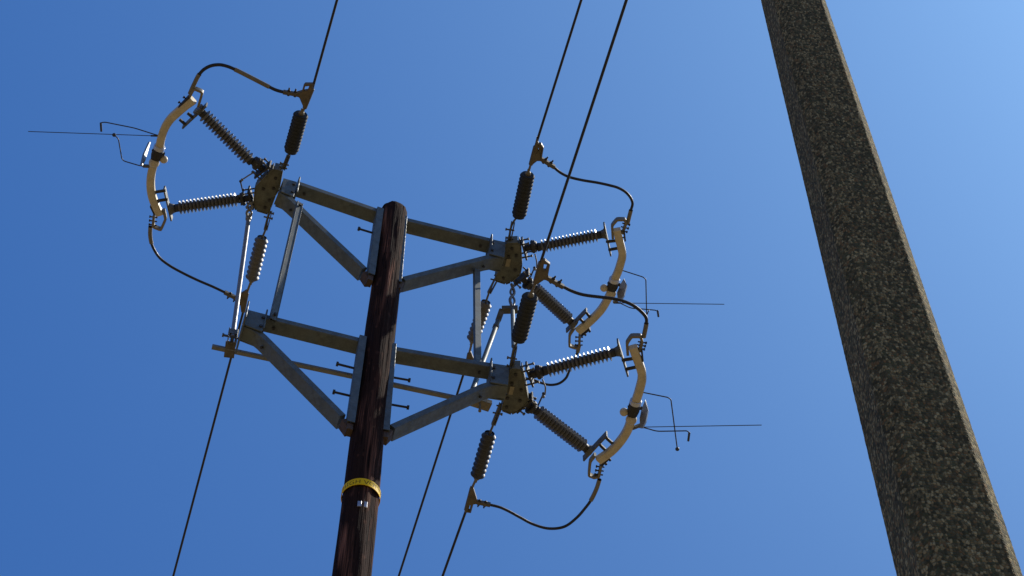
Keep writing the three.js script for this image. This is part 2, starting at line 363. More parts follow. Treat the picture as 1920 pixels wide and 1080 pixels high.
// ---------------------------------------------------------------- steel brackets on the pole
const HU = 14.77, HL = 12.92, BT = .055, BW = .12;
const brackets = {};
function bracket(key, d) {
  const t = thing('steel_bracket', d.label, 'bracket', 'steel brackets bolted to the pole');
  const A = atH(d.pA, d.h - BT / 2), B = atH(d.pB, d.h - BT / 2), u = add(B, A, -1).normalize(), n = V(-u.z, 0, u.x); if (n.z < 0) n.negate();
  const pl = (p, off = 0) => onPlane(p, add(A, n, off), n);
  const up = BT / 2;
  part(t, 'beam', bar(add(add(A, UP, up), u, -.01), add(B, UP, up), n, BW, BT, .005), M.galv);
  // knee brace bending level under the head
  const D = pl(d.brace[0]), U = pl(d.brace[1]), dir = add(U, D, -1).normalize(), path = [D];
  const hd = d.head.map(p => pl(p, BW / 2 + .004));
  const e0 = add(add(mix(hd[2], hd[3], .5), n, -BW / 2 - .004), UP, BT / 2 + .004), K = add(D, dir, (e0.y - D.y) / dir.y), sEnd = add(mix(hd[1], hd[2], .8), K, -1).dot(u), s = add(K, dir, -.12), e = add(K, u, Math.max(.05, Math.min(.12, sEnd)));
  for (let k = 0; k <= 10; k++) { const q = k / 10; path.push(mix(mix(s, K, q), mix(K, e, q), q)); }
  { const r = sEnd - .015 - add(e, K, -1).dot(u); if (r > .01) path.push(add(e, u, r)); }
  part(t, 'brace', sweep(path, n, BW, BT, .005, true), M.galv);
  // head: near face outline carried through the width
  part(t, 'head', [plate(hd, n, .012), plate(hd.map(p => add(p, n, -BW - .02)), n, .012), bar(add(mix(hd[0], hd[3], .12), n, -BW / 2), add(mix(hd[1], hd[2], .12), n, -BW / 2), n, BW - .012, .02)], M.galv);
  part(t, 'end_plate', plate([add(add(B, n, -.085), UP, -.15), add(add(B, n, .085), UP, -.15), add(add(B, n, .085), UP, .085), add(add(B, n, -.085), UP, .085)], u, .012), M.galv);
  // channel against the pole: web and two flanges
  const T = pl(d.ch[0], .08), Bo = pl(d.ch[1], .08); const w = d.cw, mid = mix(T, Bo, .5);
  const cx = add(mid, n, -.08), top = V(T.x, T.y, T.z).addScaledVector(n, -.08), bot = V(Bo.x, Bo.y, Bo.z).addScaledVector(n, -.08), inn = u.clone().multiplyScalar(-1);
  part(t, 'mounting_channel', [bar(add(add(top, n, .076), u, 0), add(add(bot, n, .076), u, 0), u, w, .008, .002), bar(add(top, n, .002), add(bot, n, .002), u, w, .008, .002), bar(add(add(top, u, (d.side || 1) * (w / 2 - .004)), n, .039), add(add(bot, u, (d.side || 1) * (w / 2 - .004)), n, .039), n, .066, .008, .002)], M.galv);
  // foot block below the channel and its bolts
  const f = add(bot, UP, -.045); part(t, 'foot_block', [bar(add(add(f, UP, -.02), n, .03), add(add(f, UP, .044), n, .03), n, .07, w * .8, .004), bar(add(mix(D, f, .25), n, .01), add(add(f, UP, .02), n, .01), n, .09, .045, .004)], M.rusty);
  const bl = []; for (const [p, q] of d.bolts) { const a = pl(p, .02), b = pl(q, .02), dd = add(a, b, -1); bl.push(...hexBolt(b, dd, dd.length(), .009, .018)); }
  for (const k of [.25, .75]) bl.push(...hexBolt(add(mix(hd[0], hd[3], k), n, .006).addScaledVector(u, .02), n, .012, .008, .013));
  bl.push(...hexBolt(add(mix(A, B, .9), n, 0), UP.clone().negate(), .012, .007, .012), ...hexBolt(add(mix(s, D, .02), n, 0), V(u.x * .6, -.8, u.z * .6), .04, .007, .012));
  bolts(t, bl, M.dark);
  if (d.outer) { const o = pl(d.outer, 0); part(t, 'switch_mount_plate', plate([add(add(o, n, -.17), UP, -.10), add(add(o, n, .17), UP, -.10), add(add(o, n, .17), UP, .10), add(add(o, n, -.17), UP, .10)], u, .012), M.galv); }
  brackets[key] = { A, B, u, n, pl, U, e, head: hd };
  setBase(t, mid);
}
bracket('UL', { label: 'upper left steel bracket holding the leftmost switch beside the pole top', h: HU, pA: [703.3, 408.3], pB: [555.8, 357.5], brace: [[679, 514], [549, 391]], head: [[556, 343], [531, 336], [526, 361], [550, 371]], ch: [[714, 389], [697, 513]], cw: .055, bolts: [[[673, 429], [703, 438]]] });
bracket('UR', { label: 'upper right steel bracket between the pole top and the far right switch', h: HU, pA: [763, 426.7], pB: [916, 464], brace: [[753, 534], [904, 494.5]], head: [[919, 450], [948, 456], [945, 485], [917, 478]], ch: [[759.5, 404], [748.8, 527]], cw: .04, bolts: [] });
bracket('LL', { label: 'lower left steel bracket with a bare head and no switch on it', h: HL, pA: [669, 652.5], pB: [495.8, 610], brace: [[639, 791], [490, 641]], head: [[500, 592], [465, 583], [457, 611], [491, 624]], ch: [[681.5, 629], [658.5, 790]], cw: .055, outer: [456, 614], bolts: [[[632.5, 682.5], [668, 691.5]], [[626, 735], [660, 743]]] });
bracket('LR', { label: 'lower right steel bracket holding the lowest of the three switches', h: HL, pA: [740, 670], pB: [916, 700], brace: [[733, 812], [908, 733]], head: [[921, 683], [955, 688], [952, 724], [919, 719]], ch: [[737.5, 643], [724, 805]], cw: .05, bolts: [[[767.5, 713], [733, 707]], [[765, 764], [730, 758]]] });

// vertical struts between the brackets
{
  const L = brackets.UL, K = brackets.LL, R = brackets.UR, Q = brackets.LR;
  const turned = (u, ud, a) => u.clone().applyAxisAngle(ud, a);
  const t = thing('steel_strut', 'slim galvanized channel strut joining the two left brackets', 'strut', 'upright struts joining upper and lower brackets');
  const a = L.pl([563, 380], .085), b = K.pl([512.5, 599], .085), ud = add(b, a, -1).normalize(), u = turned(add(L.u, ud, -L.u.dot(ud)).normalize(), ud, -.22), n = u.clone().cross(ud).normalize(); if (n.z < 0) n.negate();
  part(t, 'channel', [bar(a, b, u, .046, .006, .001), bar(add(add(a, u, .0235), n, -.010), add(add(b, u, .0235), n, -.010), n, .034, .005, .001), bar(add(add(a, u, -.0235), n, -.010), add(add(b, u, -.0235), n, -.010), n, .034, .005, .001)], M.galv);
  part(t, 'bolt', [...hexBolt(add(add(a, ud, .05), n, .003), n, .014, .009, .014)], M.dark); part(t, 'bolt', [...hexBolt(add(add(b, ud, -.05), n, .003), n, .014, .009, .014)], M.dark);
  setBase(t, b);
  const t2 = thing('steel_strut', 'flat galvanized strut standing between the two right brackets', 'strut', 'upright struts joining upper and lower brackets');
  const c = R.pl([895, 505], 0), d = Q.pl([897, 684], .02), dd = add(d, c, -1).normalize(), u2 = turned(add(R.u, dd, -R.u.dot(dd)).normalize(), dd, -.22), n2 = u2.clone().cross(dd).normalize(); if (n2.z < 0) n2.negate();
  part(t2, 'channel', [bar(c, d, u2, .05, .006, .001), bar(add(add(c, u2, .022), n2, -.016), add(add(d, u2, .022), n2, -.016), n2, .032, .005, .001), bar(add(add(c, u2, -.022), n2, -.016), add(add(d, u2, -.022), n2, -.016), n2, .032, .005, .001)], M.galv);
  setBase(t2, d);
}

// ---------------------------------------------------------------- insulators
const shedGeo = (R, core, pitch, thick) => new THREE.LatheGeometry([[core * .98, -thick * .5], [R * .72, -thick * .34], [R - .002, -thick * .16], [R, 0], [R - .002, thick * .12], [R * .72, thick * .42], [core * .98, thick * .9]].map(([r, y]) => new THREE.Vector2(r, y)), 36);
const SG = { post: new THREE.LatheGeometry([[.0285, -.0115], [.055, -.0022], [.0575, -.0008], [.058, 0], [.0575, .0008], [.055, .0022], [.0285, .0115]].map(([r, y]) => new THREE.Vector2(r, y)), 40), near: shedGeo(.061, .052, .04, .034), far: shedGeo(.057, .040, .045, .036) };
function sheds(parent, p, q, n, geo, mat, tilt = 1) {
  const d = add(q, p, -1).normalize().multiplyScalar(tilt), Q = QY(d);
  for (let i = 0; i < n; i++) { const m = new THREE.Mesh(geo, mat); m.name = 'shed'; m.position.copy(mix(p, q, (i + .5) / n)); m.quaternion.copy(Q); m.placed = true; m.castShadow = m.receiveShadow = true; parent.add(m); }
}

// ---------------------------------------------------------------- the three switches
const switches = {};
function airSwitch(key, d) {
  const h = HUofs(d.h), t = thing('air_break_switch', d.label, 'power switch');
  const P = (p, dh = 0) => atH(p, h + dh), b = brackets[key];
  // base: folded plate box, underside outline
  const base = d.base.map(p => P(p, -.045)); const ctr = base.reduce((s, p) => s.add(p), V(0, 0, 0)).multiplyScalar(1 / base.length);
  const inset = base.map(p => mix(p, ctr, .1));
  const walls = []; for (let i = 0; i < base.length; i++) { const a = base[i], c = base[(i + 1) % base.length]; if (a.distanceTo(c) < .03) continue; const dd = add(c, a, -1).normalize(), nn = V(dd.z, 0, -dd.x); if (nn.dot(add(mix(a, c, .5), ctr, -1)) < 0) nn.negate(); const L = a.distanceTo(c); const bb = mix(a, c, .06), cc = mix(a, c, .94); walls.push(bar(add(add(bb, UP, .045), nn, .003), add(add(cc, UP, .045), nn, .003), UP, .105, .007, .002)); }
  part(t, 'base_plate', [plate(base, UP, .012), plate(inset.map(p => add(p, UP, .088)), UP, .008), ...walls], M.plateGalv);
  const bs = []; for (const p of d.boltSpots) bs.push(...hexBolt(P(p, -.04), V(0, -1, 0), .012, .007, .013)); bolts(t, bs, M.dark);
  if (d.name) part(t, 'name_plate', plate(d.name.map(p => P(p, -.049)), V(0, -1, 0), .004), M.namePlate, 'pale metal rating plate under the base');
  for (const [k, I] of d.ins.entries()) {
    const f0 = P(I.inner), s0 = P(I.s0), s1 = P(I.s1), f1 = P(I.outer), ax = add(s1, s0, -1).normalize(), side = V(-ax.z, 0, ax.x);
    const L = s0.distanceTo(s1);
    const core = part(t, 'post_insulator', [lathe(add(s0, ax, -.03), ax, [[0, 0], [.036, 0], [.036, .022], [.030, .034], [.030, L + .02], [.033, L + .032], [.033, L + .06], [0, L + .06]], 28)], M.corePost);
    sheds(core, s0, s1, 16, SG.post, M.shedPost, 1);
    // inner fitting: flared casting with a flange and bolt heads, bolted to the base by a neck
    const L0 = f0.distanceTo(s0);
    const neck = I.neck ? P(I.neck) : add(f0, ax, -.07);
    part(t, 'inner_flange', [lathe(f0, ax, [[0, -.012], [.05, -.012], [.056, -.006], [.056, .008], [.046, .016], [.038, L0 - .03], [0, L0 - .03]], 24), rod(neck, f0, .028, 14), bar(add(neck, side, -.085), add(neck, side, .085), UP, .11, .014)], M.dark);
    const fb = []; for (const a of [-1, 1]) for (const c of [-1, 1]) fb.push(...hexBolt(add(add(add(neck, side, a * .062), UP, c * .035), ax, -.05), ax, .10, .007, .012)); for (let q = 0; q < 6; q++) { const an = q * Math.PI / 3 + .3; fb.push(...hexBolt(add(add(f0, side, Math.cos(an) * .043), UP, Math.sin(an) * .043), ax, .02, .006, .010)); } bolts(t, fb, M.fitting);
    // outer plate carrying the contact arm
    const a = P(I.plate[0]), c = P(I.plate[1]), pn = add(c, a, -1).normalize();
    part(t, 'mounting_plate', [bar(a, c, UP, .066, .013, .003), lathe(add(s1, ax, .03), ax, [[0, 0], [.034, 0], [.04, .02], [.05, Math.max(.03, s1.distanceTo(f1) - .045)], [.05, Math.max(.04, s1.distanceTo(f1) - .034)], [0, Math.max(.04, s1.distanceTo(f1) - .034)]], 20)], M.fitting);
    for (const [p, q] of I.spacers) for (const dh of [-.025, .025]) { const aa = P(p, dh), cc = P(q, dh); part(t, 'spacer_bar', [bar(aa, cc, UP, .022, .022, .004), ...hexBolt(aa, add(aa, cc, -1), .008, .007, .012)], M.dark); }
    // arcing horn near the inner end
    if (I.horn) { const hp = I.horn.map((p, i) => P(p, -.02 - .03 * i)); part(t, 'arcing_horn', [bent(hp, .006, .012), ball(hp[hp.length - 1], .012)], k ? M.dark : M.pipe); }
  }
  // contact arms
  const smoothPath = pts => new THREE.CatmullRomCurve3(pts.map(p => P(p, -.02)), false, 'centripetal').getPoints(28);
  const armA = smoothPath(d.armA), armB = smoothPath(d.armB);
  part(t, 'contact_arm', sweep(armA, UP, .056, .064, .009, true), M.arc); part(t, 'contact_arm', sweep(armB, UP, .056, .064, .009, true), M.arc);
  d.clamps.forEach(([p, q]) => part(t, 'arm_clamp', (() => { const a = P(p, -.02), c = P(q, -.02), dd = add(c, a, -1).normalize(), o = []; o.push(bar(a, c, UP, .05, .014, .003)); for (const k of [.25, .75]) o.push(...hexBolt(mix(a, c, k), V(-dd.z, 0, dd.x).multiplyScalar(d.boltSide || 1), .025, .006, .011)); return o; })(), M.dark));
  // hinge: bright ring, dark socket, round knuckle and side roller
  const j0 = armA[armA.length - 1], j1 = armB[0], jd = add(j1, j0, -1).normalize(), jl = j0.distanceTo(j1);
  part(t, 'contact_ring', [lathe(add(j0, jd, -.012), jd, [[.030, 0], [.044, 0], [.046, .01], [.046, .030], [.040, .038], [.030, .038]], 24)], M.ring);
  part(t, 'hinge', [lathe(add(j0, jd, .022), jd, [[0, 0], [.040, 0], [.046, .012], [.046, jl * .4], [.036, jl * .75], [.02, jl], [0, jl]], 24), ...hexBolt(add(mix(j0, j1, .35), V(-jd.z, 0, jd.x), -.05), V(-jd.z, 0, jd.x), .1, .009, .016)], M.dark);
  part(t, 'knuckle', [ball(add(add(j1, jd, .01), UP, -.012), .043, [1, 1, 1])], M.arc);
  const rl = P(d.roller, -.02); part(t, 'roller', [ball(rl, .033, [1, 1, 1]), rod(rl, mix(j0, j1, .6), .014)], M.arc);
  { const vc = P(d.vane.reduce((q, p) => [q[0] + p[0] / d.vane.length, q[1] + p[1] / d.vane.length], [0, 0]), -.03), vn = V(...d.vaneN).normalize(); part(t, 'deflector_vane', plate(d.vane.map(p => onPlane(p, vc, vn)), vn.clone().negate(), d.vaneT, [], .004), M.vane); };
  part(t, 'vane_bracket', [bar(P(d.vaneArm[0], -.03), P(d.vaneArm[1], -.03), UP, .03, .02, .003)], M.fitting);
  // arcing rods and whip
  for (const r of d.rods) { const pts = r.pts.map((p, i) => P(p, -.02 + (r.dh ? r.dh * i : 0))); const gg = [bent(pts, .0048, .03)]; if (r.tip === 'fat') gg.push(rod(pts[pts.length - 2], pts[pts.length - 1], .009, 10)); if (r.tip === 'ball') gg.push(ball(pts[pts.length - 1], .016)); part(t, 'arcing_rod', gg, M.rodsteel); }
  part(t, 'whip', [tube([P(d.whip[0], -.02), P(d.whip[1], -.02)], .0032, 6, 8, true), rod(P(d.whip[0], -.02), mix(P(d.whip[0], -.02), P(d.whip[1], -.02), .06), .007)], M.rodsteel);
  // terminal straps at both ends
  for (const s of d.straps) {
    const pts = s.map(p => P(p, -.01)), out = [pts[0]];
    for (let i = 1; i < pts.length - 1; i++) { const p = pts[i]; out.push(mix(p, pts[i - 1], .22), mix(mix(p, pts[i - 1], .07), mix(p, pts[i + 1], .07), .5), mix(p, pts[i + 1], .22)); }
    out.push(pts[pts.length - 1]);
    const m = part(t, 'terminal_strap', sweep(out, UP, .045, .02, .003, true), M.lug);
    const bb = [], q = pts[s.boltAt ?? pts.length - 2]; const dd = add(pts[pts.length - 1], q, -1).normalize();
    for (const k of [.1, .45, .8]) bb.push(...hexBolt(add(mix(q, pts[pts.length - 1], k), V(-dd.z, 0, dd.x), -.03), V(-dd.z, 0, dd.x), .062, .006, .011));
    bolts(t, bb, M.dark);
  }
  switches[key] = { h, P };
  setBase(t, ctr);
}
function HUofs(k) { return k === 'U' ? HU : HL; }

airSwitch('UL', {
  label: 'left switch on the upper left bracket, its curved arm bowing out to the left', h: 'U',
  base: [[529, 321], [523, 354], [516, 366], [507, 390], [503, 401], [480, 394], [476, 384], [479, 351], [503, 326], [513, 317]],
  boltSpots: [[517, 333], [513, 352], [494, 353], [505, 374], [497, 388]],
  ins: [
    { inner: [484, 308], neck: [493, 318], s0: [467, 299], s1: [382, 215], outer: [376, 207], plate: [[388, 196], [343, 238]], spacers: [[[345, 231], [337, 224]], [[360, 219], [352, 212]]], horn: [[478, 322], [466, 329], [454, 337]] },
    { inner: [456, 373], neck: [471, 371], s0: [445, 373.5], s1: [335, 389.5], outer: [317, 393], plate: [[308, 352], [322, 411]], spacers: [[[308, 357.5], [292, 360]], [[312, 374], [296, 376.5]]], horn: [[456, 362], [452, 345], [451, 340]] },
  ],
  armA: [[363, 187], [349, 197], [333, 210.5], [319, 224], [309, 240], [302.5, 259], [299, 276]],
  armB: [[290, 302], [284, 325], [282.5, 345], [285, 366], [292, 386], [300, 402]],
  clamps: [[[336, 200], [354, 181]], [[283, 385], [290, 400]]], boltSide: 1,
  roller: [307, 299],
  vane: [[281, 265], [283, 267], [273, 302], [268, 311], [266, 309], [271, 287]], vaneN: [.9, .1, .36], vaneT: .02, vaneArm: [[268, 311], [283, 312]],
  rods: [{ pts: [[298, 254], [293, 253], [252, 240], [197, 229], [189, 230], [190, 246.5]], tip: 'fat' }, { pts: [[283, 314], [263, 311], [229, 301], [222, 260], [214, 253]], tip: 'ball' }],
  whip: [[297, 255], [53, 246.5]],
  straps: [[[357, 196], [353, 186], [364, 165], [380, 172], [372, 199]].reverse(), [[307, 393], [311, 410], [302, 430], [287, 424], [289, 403]]],
});
airSwitch('UR', {
  label: 'right switch on the upper right bracket, farther of the two switches on the right', h: 'U',
  base: [[950, 456], [972, 455], [976, 464], [978, 497], [975, 514], [957, 529], [948, 532], [929, 526], [930, 518], [943, 497], [946, 471]],
  boltSpots: [[960, 465], [954, 480], [968, 478], [944, 520], [966, 505]],
  name: [[950, 485], [958, 486], [955, 500], [947, 499]],
  ins: [
    { inner: [999, 462.5], neck: [983, 466], s0: [1014, 462.5], s1: [1121, 441], outer: [1136, 437.5], plate: [[1132.5, 420], [1145, 477]], spacers: [[[1139, 453], [1158, 451]], [[1143.5, 468], [1161, 465]]], horn: [[1003, 476], [1006.5, 491], [1006.5, 503], [1003, 505]] },
    { inner: [989, 531], neck: [978, 520], s0: [1002, 540], s1: [1066, 599], outer: [1073, 606], plate: [[1100, 581], [1062, 620]], spacers: [[[1101, 588], [1108, 597]], [[1089, 599], [1097, 607]]], horn: [[993, 524], [1002, 502]] },
  ],
  armA: [[1156.5, 430], [1160, 446], [1164.5, 463], [1167, 478], [1163.5, 494], [1158, 511], [1152, 524]],
  armB: [[1146, 547], [1139, 561], [1128, 579.5], [1109, 600], [1084, 621]],
  clamps: [[[1170, 431], [1172, 450]], [[1090, 628], [1106, 615]]], boltSide: -1,
  roller: [1132.5, 540],
  vane: [[1170, 521.5], [1175, 533], [1170, 552], [1165, 561], [1158, 562], [1156.5, 548], [1163, 532]], vaneN: [-.25, -.42, .87], vaneT: .035, vaneArm: [[1150, 567], [1162, 560]],
  rods: [{ pts: [[1163, 506], [1170, 508], [1206, 519.5], [1211, 524], [1212.5, 592], [1216.5, 581.5]] }, { pts: [[1150, 566], [1160, 567], [1183, 578], [1200, 579], [1233, 582], [1234.7, 594]], tip: 'fat' }],
  whip: [[1152, 568], [1358, 570.5]],
  straps: [[[1149, 446], [1147.5, 422], [1157, 411], [1171, 411], [1174, 418], [1167, 437]], [[1077, 614], [1068, 627], [1067.5, 648], [1081, 652], [1086, 649], [1087, 628]]],
});
airSwitch('LR', {
  label: 'right switch on the lower right bracket, nearest and lowest switch', h: 'L',
  base: [[958, 691], [977, 692], [984, 720], [990, 752], [976, 768], [959, 776], [941, 769], [944, 756], [951, 739], [953, 720], [956, 700]],
  boltSpots: [[967, 701], [960, 718], [977, 730], [951, 745], [975, 750], [950, 762]],
  name: [[957, 724], [965, 725], [961, 740], [953, 739]],
  ins: [
    { inner: [1009, 698], neck: [993, 702], s0: [1026, 694], s1: [1147, 662], outer: [1161, 658.5], plate: [[1158, 639], [1177, 702]], spacers: [[[1169, 675], [1189, 672]], [[1175, 692], [1194, 688]]], horn: [[1017, 711], [1023, 726], [1022, 740], [1019, 744]] },
    { inner: [995, 763], neck: [984, 755], s0: [1008, 771.5], s1: [1094, 837], outer: [1104, 845], plate: [[1138, 813], [1094, 860]], spacers: [[[1138, 822], [1148, 831]], [[1126, 835], [1134, 843]]], horn: [[1009, 760], [1019, 738]] },
  ],
  armA: [[1186.5, 650], [1192, 665], [1198, 681], [1203, 697], [1203.5, 711], [1198.5, 732], [1192, 753]],
  armB: [[1184, 783], [1178, 803], [1167, 822], [1148, 844], [1122, 863]],
  clamps: [[[1203, 654], [1205, 675]], [[1128, 871], [1143, 856]]], boltSide: -1,
  roller: [1170, 772.5],
  vane: [[1210, 748.5], [1215, 768], [1211, 788], [1205, 800], [1199.5, 800], [1199, 783], [1203, 765]], vaneN: [-.25, -.42, .87], vaneT: .035, vaneArm: [[1186, 803], [1201, 797]],
  rods: [{ pts: [[1200, 734], [1207, 736], [1252, 745], [1258, 749], [1270, 842]], tip: 'ball' }, { pts: [[1190, 800], [1207, 801.5], [1231.7, 808.7], [1288, 807.8], [1292.5, 811], [1290.5, 827]], tip: 'fat' }],
  whip: [[1192, 801], [1428, 797]],
  straps: [[[1177, 664], [1175.5, 642], [1184, 629.5], [1201, 629.5], [1204, 640], [1199, 657]], [[1116, 852], [1106.5, 864], [1104, 890], [1114, 894], [1123, 892], [1127, 871]]],
});

// ---------------------------------------------------------------- strain insulators, clamps, wires
const nDir = brackets.UR.n.clone().add(brackets.LR.n).add(brackets.UL.n).normalize();
function deadEnd(key, d) {
  const sgn = d.near ? 1 : -1, h = HUofs(d.h), o = atH(d.root, h), along = nDir.clone().multiplyScalar(sgn), k = .075;
  const pn = V(along.x * k, 1, along.z * k).normalize();                 // plane falling away along the line
  const P = (p, dh = 0) => onPlane(p, add(o, UP, dh), pn);
  {
    const t = thing('strain_insulator', d.insLabel, 'insulator');
    const a = P(d.ins[0]), b = P(d.ins[1]), dir = add(b, a, -1).normalize(), L = a.distanceTo(b), N = d.near ? 11 : 9, G = d.near ? SG.near : SG.far;
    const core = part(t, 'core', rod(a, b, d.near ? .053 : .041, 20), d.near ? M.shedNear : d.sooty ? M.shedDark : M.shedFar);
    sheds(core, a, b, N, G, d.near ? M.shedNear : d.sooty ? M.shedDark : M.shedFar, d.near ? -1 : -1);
    part(t, 'end_fitting', [tube([P(d.root), ...d.link.map(p => P(p)), a].map(p => p), .009, 24, 8)], M.fitting);
    const l0 = P(d.root), l1 = P(d.link[0]), ll = P(d.link[d.link.length - 1]), sd = V(-dir.z, 0, dir.x).normalize();
    part(t, 'clevis', [bar(add(l0, sd, .012), add(ll, sd, .012), UP, .034, .008, .002), bar(add(l0, sd, -.012), add(ll, sd, -.012), UP, .034, .008, .002), ...hexBolt(add(l1, sd, -.034), sd, .07, .007, .012), ...hexBolt(add(mix(l0, l1, .25), sd, -.03), sd, .06, .007, .012)], M.fitting);
    part(t, 'end_fitting', [lathe(b, dir, [[0, -.01], [.026, -.01], [.022, .02], [.011, .03], [.011, .05], [0, .05]], 16), rod(b, P(d.stem), .010, 10)], M.lug);
    setBase(t, P(d.root));
  }
  {
    const t = thing('strain_clamp', d.clampLabel, 'wire clamp');
    const body = d.body.map(p => P(p, -.018));
    part(t, 'clamp_body', [plate(body, pn, .036, d.hole ? [d.hole.map(p => P(p, -.018))] : [], .006), rod(P(d.wire[0]), P(d.stem), .018, 12)], M.bronze);
    part(t, 'tap_arm', [bar(P(d.tap[0]), P(d.tap[1]), UP, .036, .030, .005)], M.bronze);
    const td = add(P(d.tap[1]), P(d.tap[0]), -1).normalize(); let sd = V(-td.z, 0, td.x); if (sd.dot(along) < 0) sd.negate(); if (d.spikeFlip) sd.negate();
    for (const q of [.3, .68]) { const p = mix(P(d.tap[0]), P(d.tap[1]), q); part(t, 'bolt', [lathe(p, sd, [[0, .01], [.013, .012], [.013, .024], [.008, .026], [.006, .045], [0, .048]], 8), lathe(p, sd.clone().negate(), [[0, .01], [.012, .012], [.011, .024], [0, .026]], 8)], M.dark); }
    setBase(t, P(d.stem));
  }
  {
    const w0 = P(d.wire[0]), w1 = P(d.wire[1]), dir = add(w1, w0, -1).normalize(), SP = 62, pts = [];
    const hd = V(dir.x, 0, dir.z), sl = dir.y / hd.length(); hd.normalize();
    for (let i = 0; i <= 40; i++) { const s = SP * Math.pow(i / 40, 1.6); pts.push(add(w0, hd, s).add(V(0, sl * s - sl / SP * s * s, 0))); }
    const t = thing('overhead_wire', d.wireLabel, 'power line', 'bare line wires running past the pole');
    part(t, 'conductor', tube(pts, .0104, 160, 8), M.wire); setBase(t, w0);
  }
  // jumper from the clamp to the switch terminal
  {
    const t = thing('jumper_cable', d.jumpLabel, 'cable');
    const n = d.jump.length, tapE = P(d.tap[1]), pts = d.jump.map((p, i) => { const s = i / (n - 1); const a = P(p), b = atH(p, h - .01); return mix(a, b, Math.min(1, s * 1.6)); });
    const curve = new THREE.CatmullRomCurve3([mix(P(d.tap[0]), tapE, .8), ...pts], false, 'centripetal');
    const g = new THREE.TubeGeometry(curve, 90, d.jr ? d.jr - .001 : .0115, 10, false), uv = g.attributes.uv, L = curve.getLength(); for (let i = 0; i < uv.count; i++) uv.setXY(i, uv.getY(i) * .08, uv.getX(i) * L);
    part(t, 'cable', clean(g), M.cable);
    for (const s of d.sleeves) { const q = []; for (let k = 0; k <= 12; k++) q.push(curve.getPoint((s[0] + 1 + (s[1] - s[0]) * k / 12) / n)); part(t, 'sleeve', [tube(q, .0175, 24, 12)], M.lug); };
    setBase(t, tapE);
  }
}
deadEnd('UL', {
  near: true, h: 'U', root: [531, 317], link: [[534, 308], [541, 292]], ins: [[546, 281], [564.5, 214]], stem: [571, 203],
  body: [[567, 198], [571, 207], [574, 200], [586, 170], [588, 158], [572, 158], [569, 161], [566, 172], [552, 176], [552, 180], [561, 184]], hole: [[572, 163], [580, 162], [577, 170], [570, 171]],
  tap: [[563, 178], [531, 172.5]], wire: [[586, 166], [632, 0]], jr: .0145, spikeFlip: false,
  jump: [[531, 172.5], [518, 169], [505, 163], [470, 145], [440, 130], [428, 125], [413, 121.5], [397, 123], [384, 129], [374, 139], [364, 158], [356, 176]],
  sleeves: [[2, 4], [9, 11]],
  insLabel: 'dark ribbed insulator above the left switch, leading up to the leftmost wire', clampLabel: 'bronze wire clamp at the top of the left upper insulator',
  wireLabel: 'leftmost wire leaving the top edge of the picture', jumpLabel: 'arched black jumper at upper left with a pale sleeve along it',
});
deadEnd('UL', {
  near: false, h: 'U', root: [507, 396], link: [[502, 408], [498, 430]], ins: [[491, 447], [472, 524]], stem: [463, 549],
  body: [[462, 545], [465.5, 547], [464, 553], [460, 572], [456, 589], [452, 586], [450.5, 574], [447, 570], [449, 553]],
  tap: [[451, 563], [421, 548]], wire: [[456, 585], [325, 1080]], spikeFlip: false,
  jump: [[421, 548], [400, 538], [372, 526], [345, 513], [318, 498], [300, 484], [290, 470], [284, 456], [281.5, 440], [282, 425]],
  sleeves: [[7, 9]],
  insLabel: 'light grey ribbed insulator below the left switch beside the long pipe', clampLabel: 'bronze wire clamp half hidden behind the long vertical pipe',
  wireLabel: 'leftmost wire going down to the bottom edge from the crossing pipe', jumpLabel: 'black jumper sagging from the bottom of the left switch',
});
deadEnd('UR', {
  near: true, h: 'U', root: [955, 452], link: [[957, 431], [962, 417]], ins: [[973, 403], [989.5, 327]], stem: [995, 309],
  body: [[992, 307], [997, 311], [1007, 303], [1015, 303], [1017, 293], [1019.5, 278], [1015, 271], [1010, 270.5], [1006.5, 258], [1003.5, 271], [997.5, 292]], hole: [[1010, 275], [1015, 276], [1013, 286], [1009, 283]],
  tap: [[1013, 297], [1039.5, 313.5]], wire: [[1004, 274], [1090, 0]],
  jump: [[1039, 314], [1050, 323], [1065, 331], [1090, 337.5], [1120, 342.5], [1143, 347.5], [1160, 352.5], [1174, 361], [1183, 372], [1186, 382], [1183, 394], [1177, 418]],
  sleeves: [[10, 11]],
  insLabel: 'dark ribbed insulator above the upper right switch, left of the crossing wire', clampLabel: 'bronze wire clamp topmost of those on the right',
  wireLabel: 'middle wire leaving the top edge, left of the pair on the right', jumpLabel: 'black jumper curving to the top of the farther right switch, crossed by a wire',
});
deadEnd('UR', {
  near: false, h: 'U', root: [935, 515], link: [[927, 525], [917, 549]], ins: [[910.5, 568], [886, 638]], stem: [880, 662],
  body: [[882, 658], [889, 676], [886, 690], [873, 691], [875, 672]],
  tap: [[884, 683], [905, 694]], wire: [[877, 677], [748, 1080]],
  jump: [[905, 694], [940, 706], [975, 708], [1000, 712.5], [1015, 718], [1031.7, 721.7], [1048, 719], [1061, 709], [1067, 696], [1075, 678], [1083, 660], [1086, 648]],
  sleeves: [[10, 11]],
  insLabel: 'light grey ribbed insulator partly behind the flat right strut', clampLabel: 'bronze wire clamp showing behind the lower right beam',
  wireLabel: 'wire passing behind the lower right bracket to the bottom edge', jumpLabel: 'short loop of black cable hanging behind the lower right insulator',
});
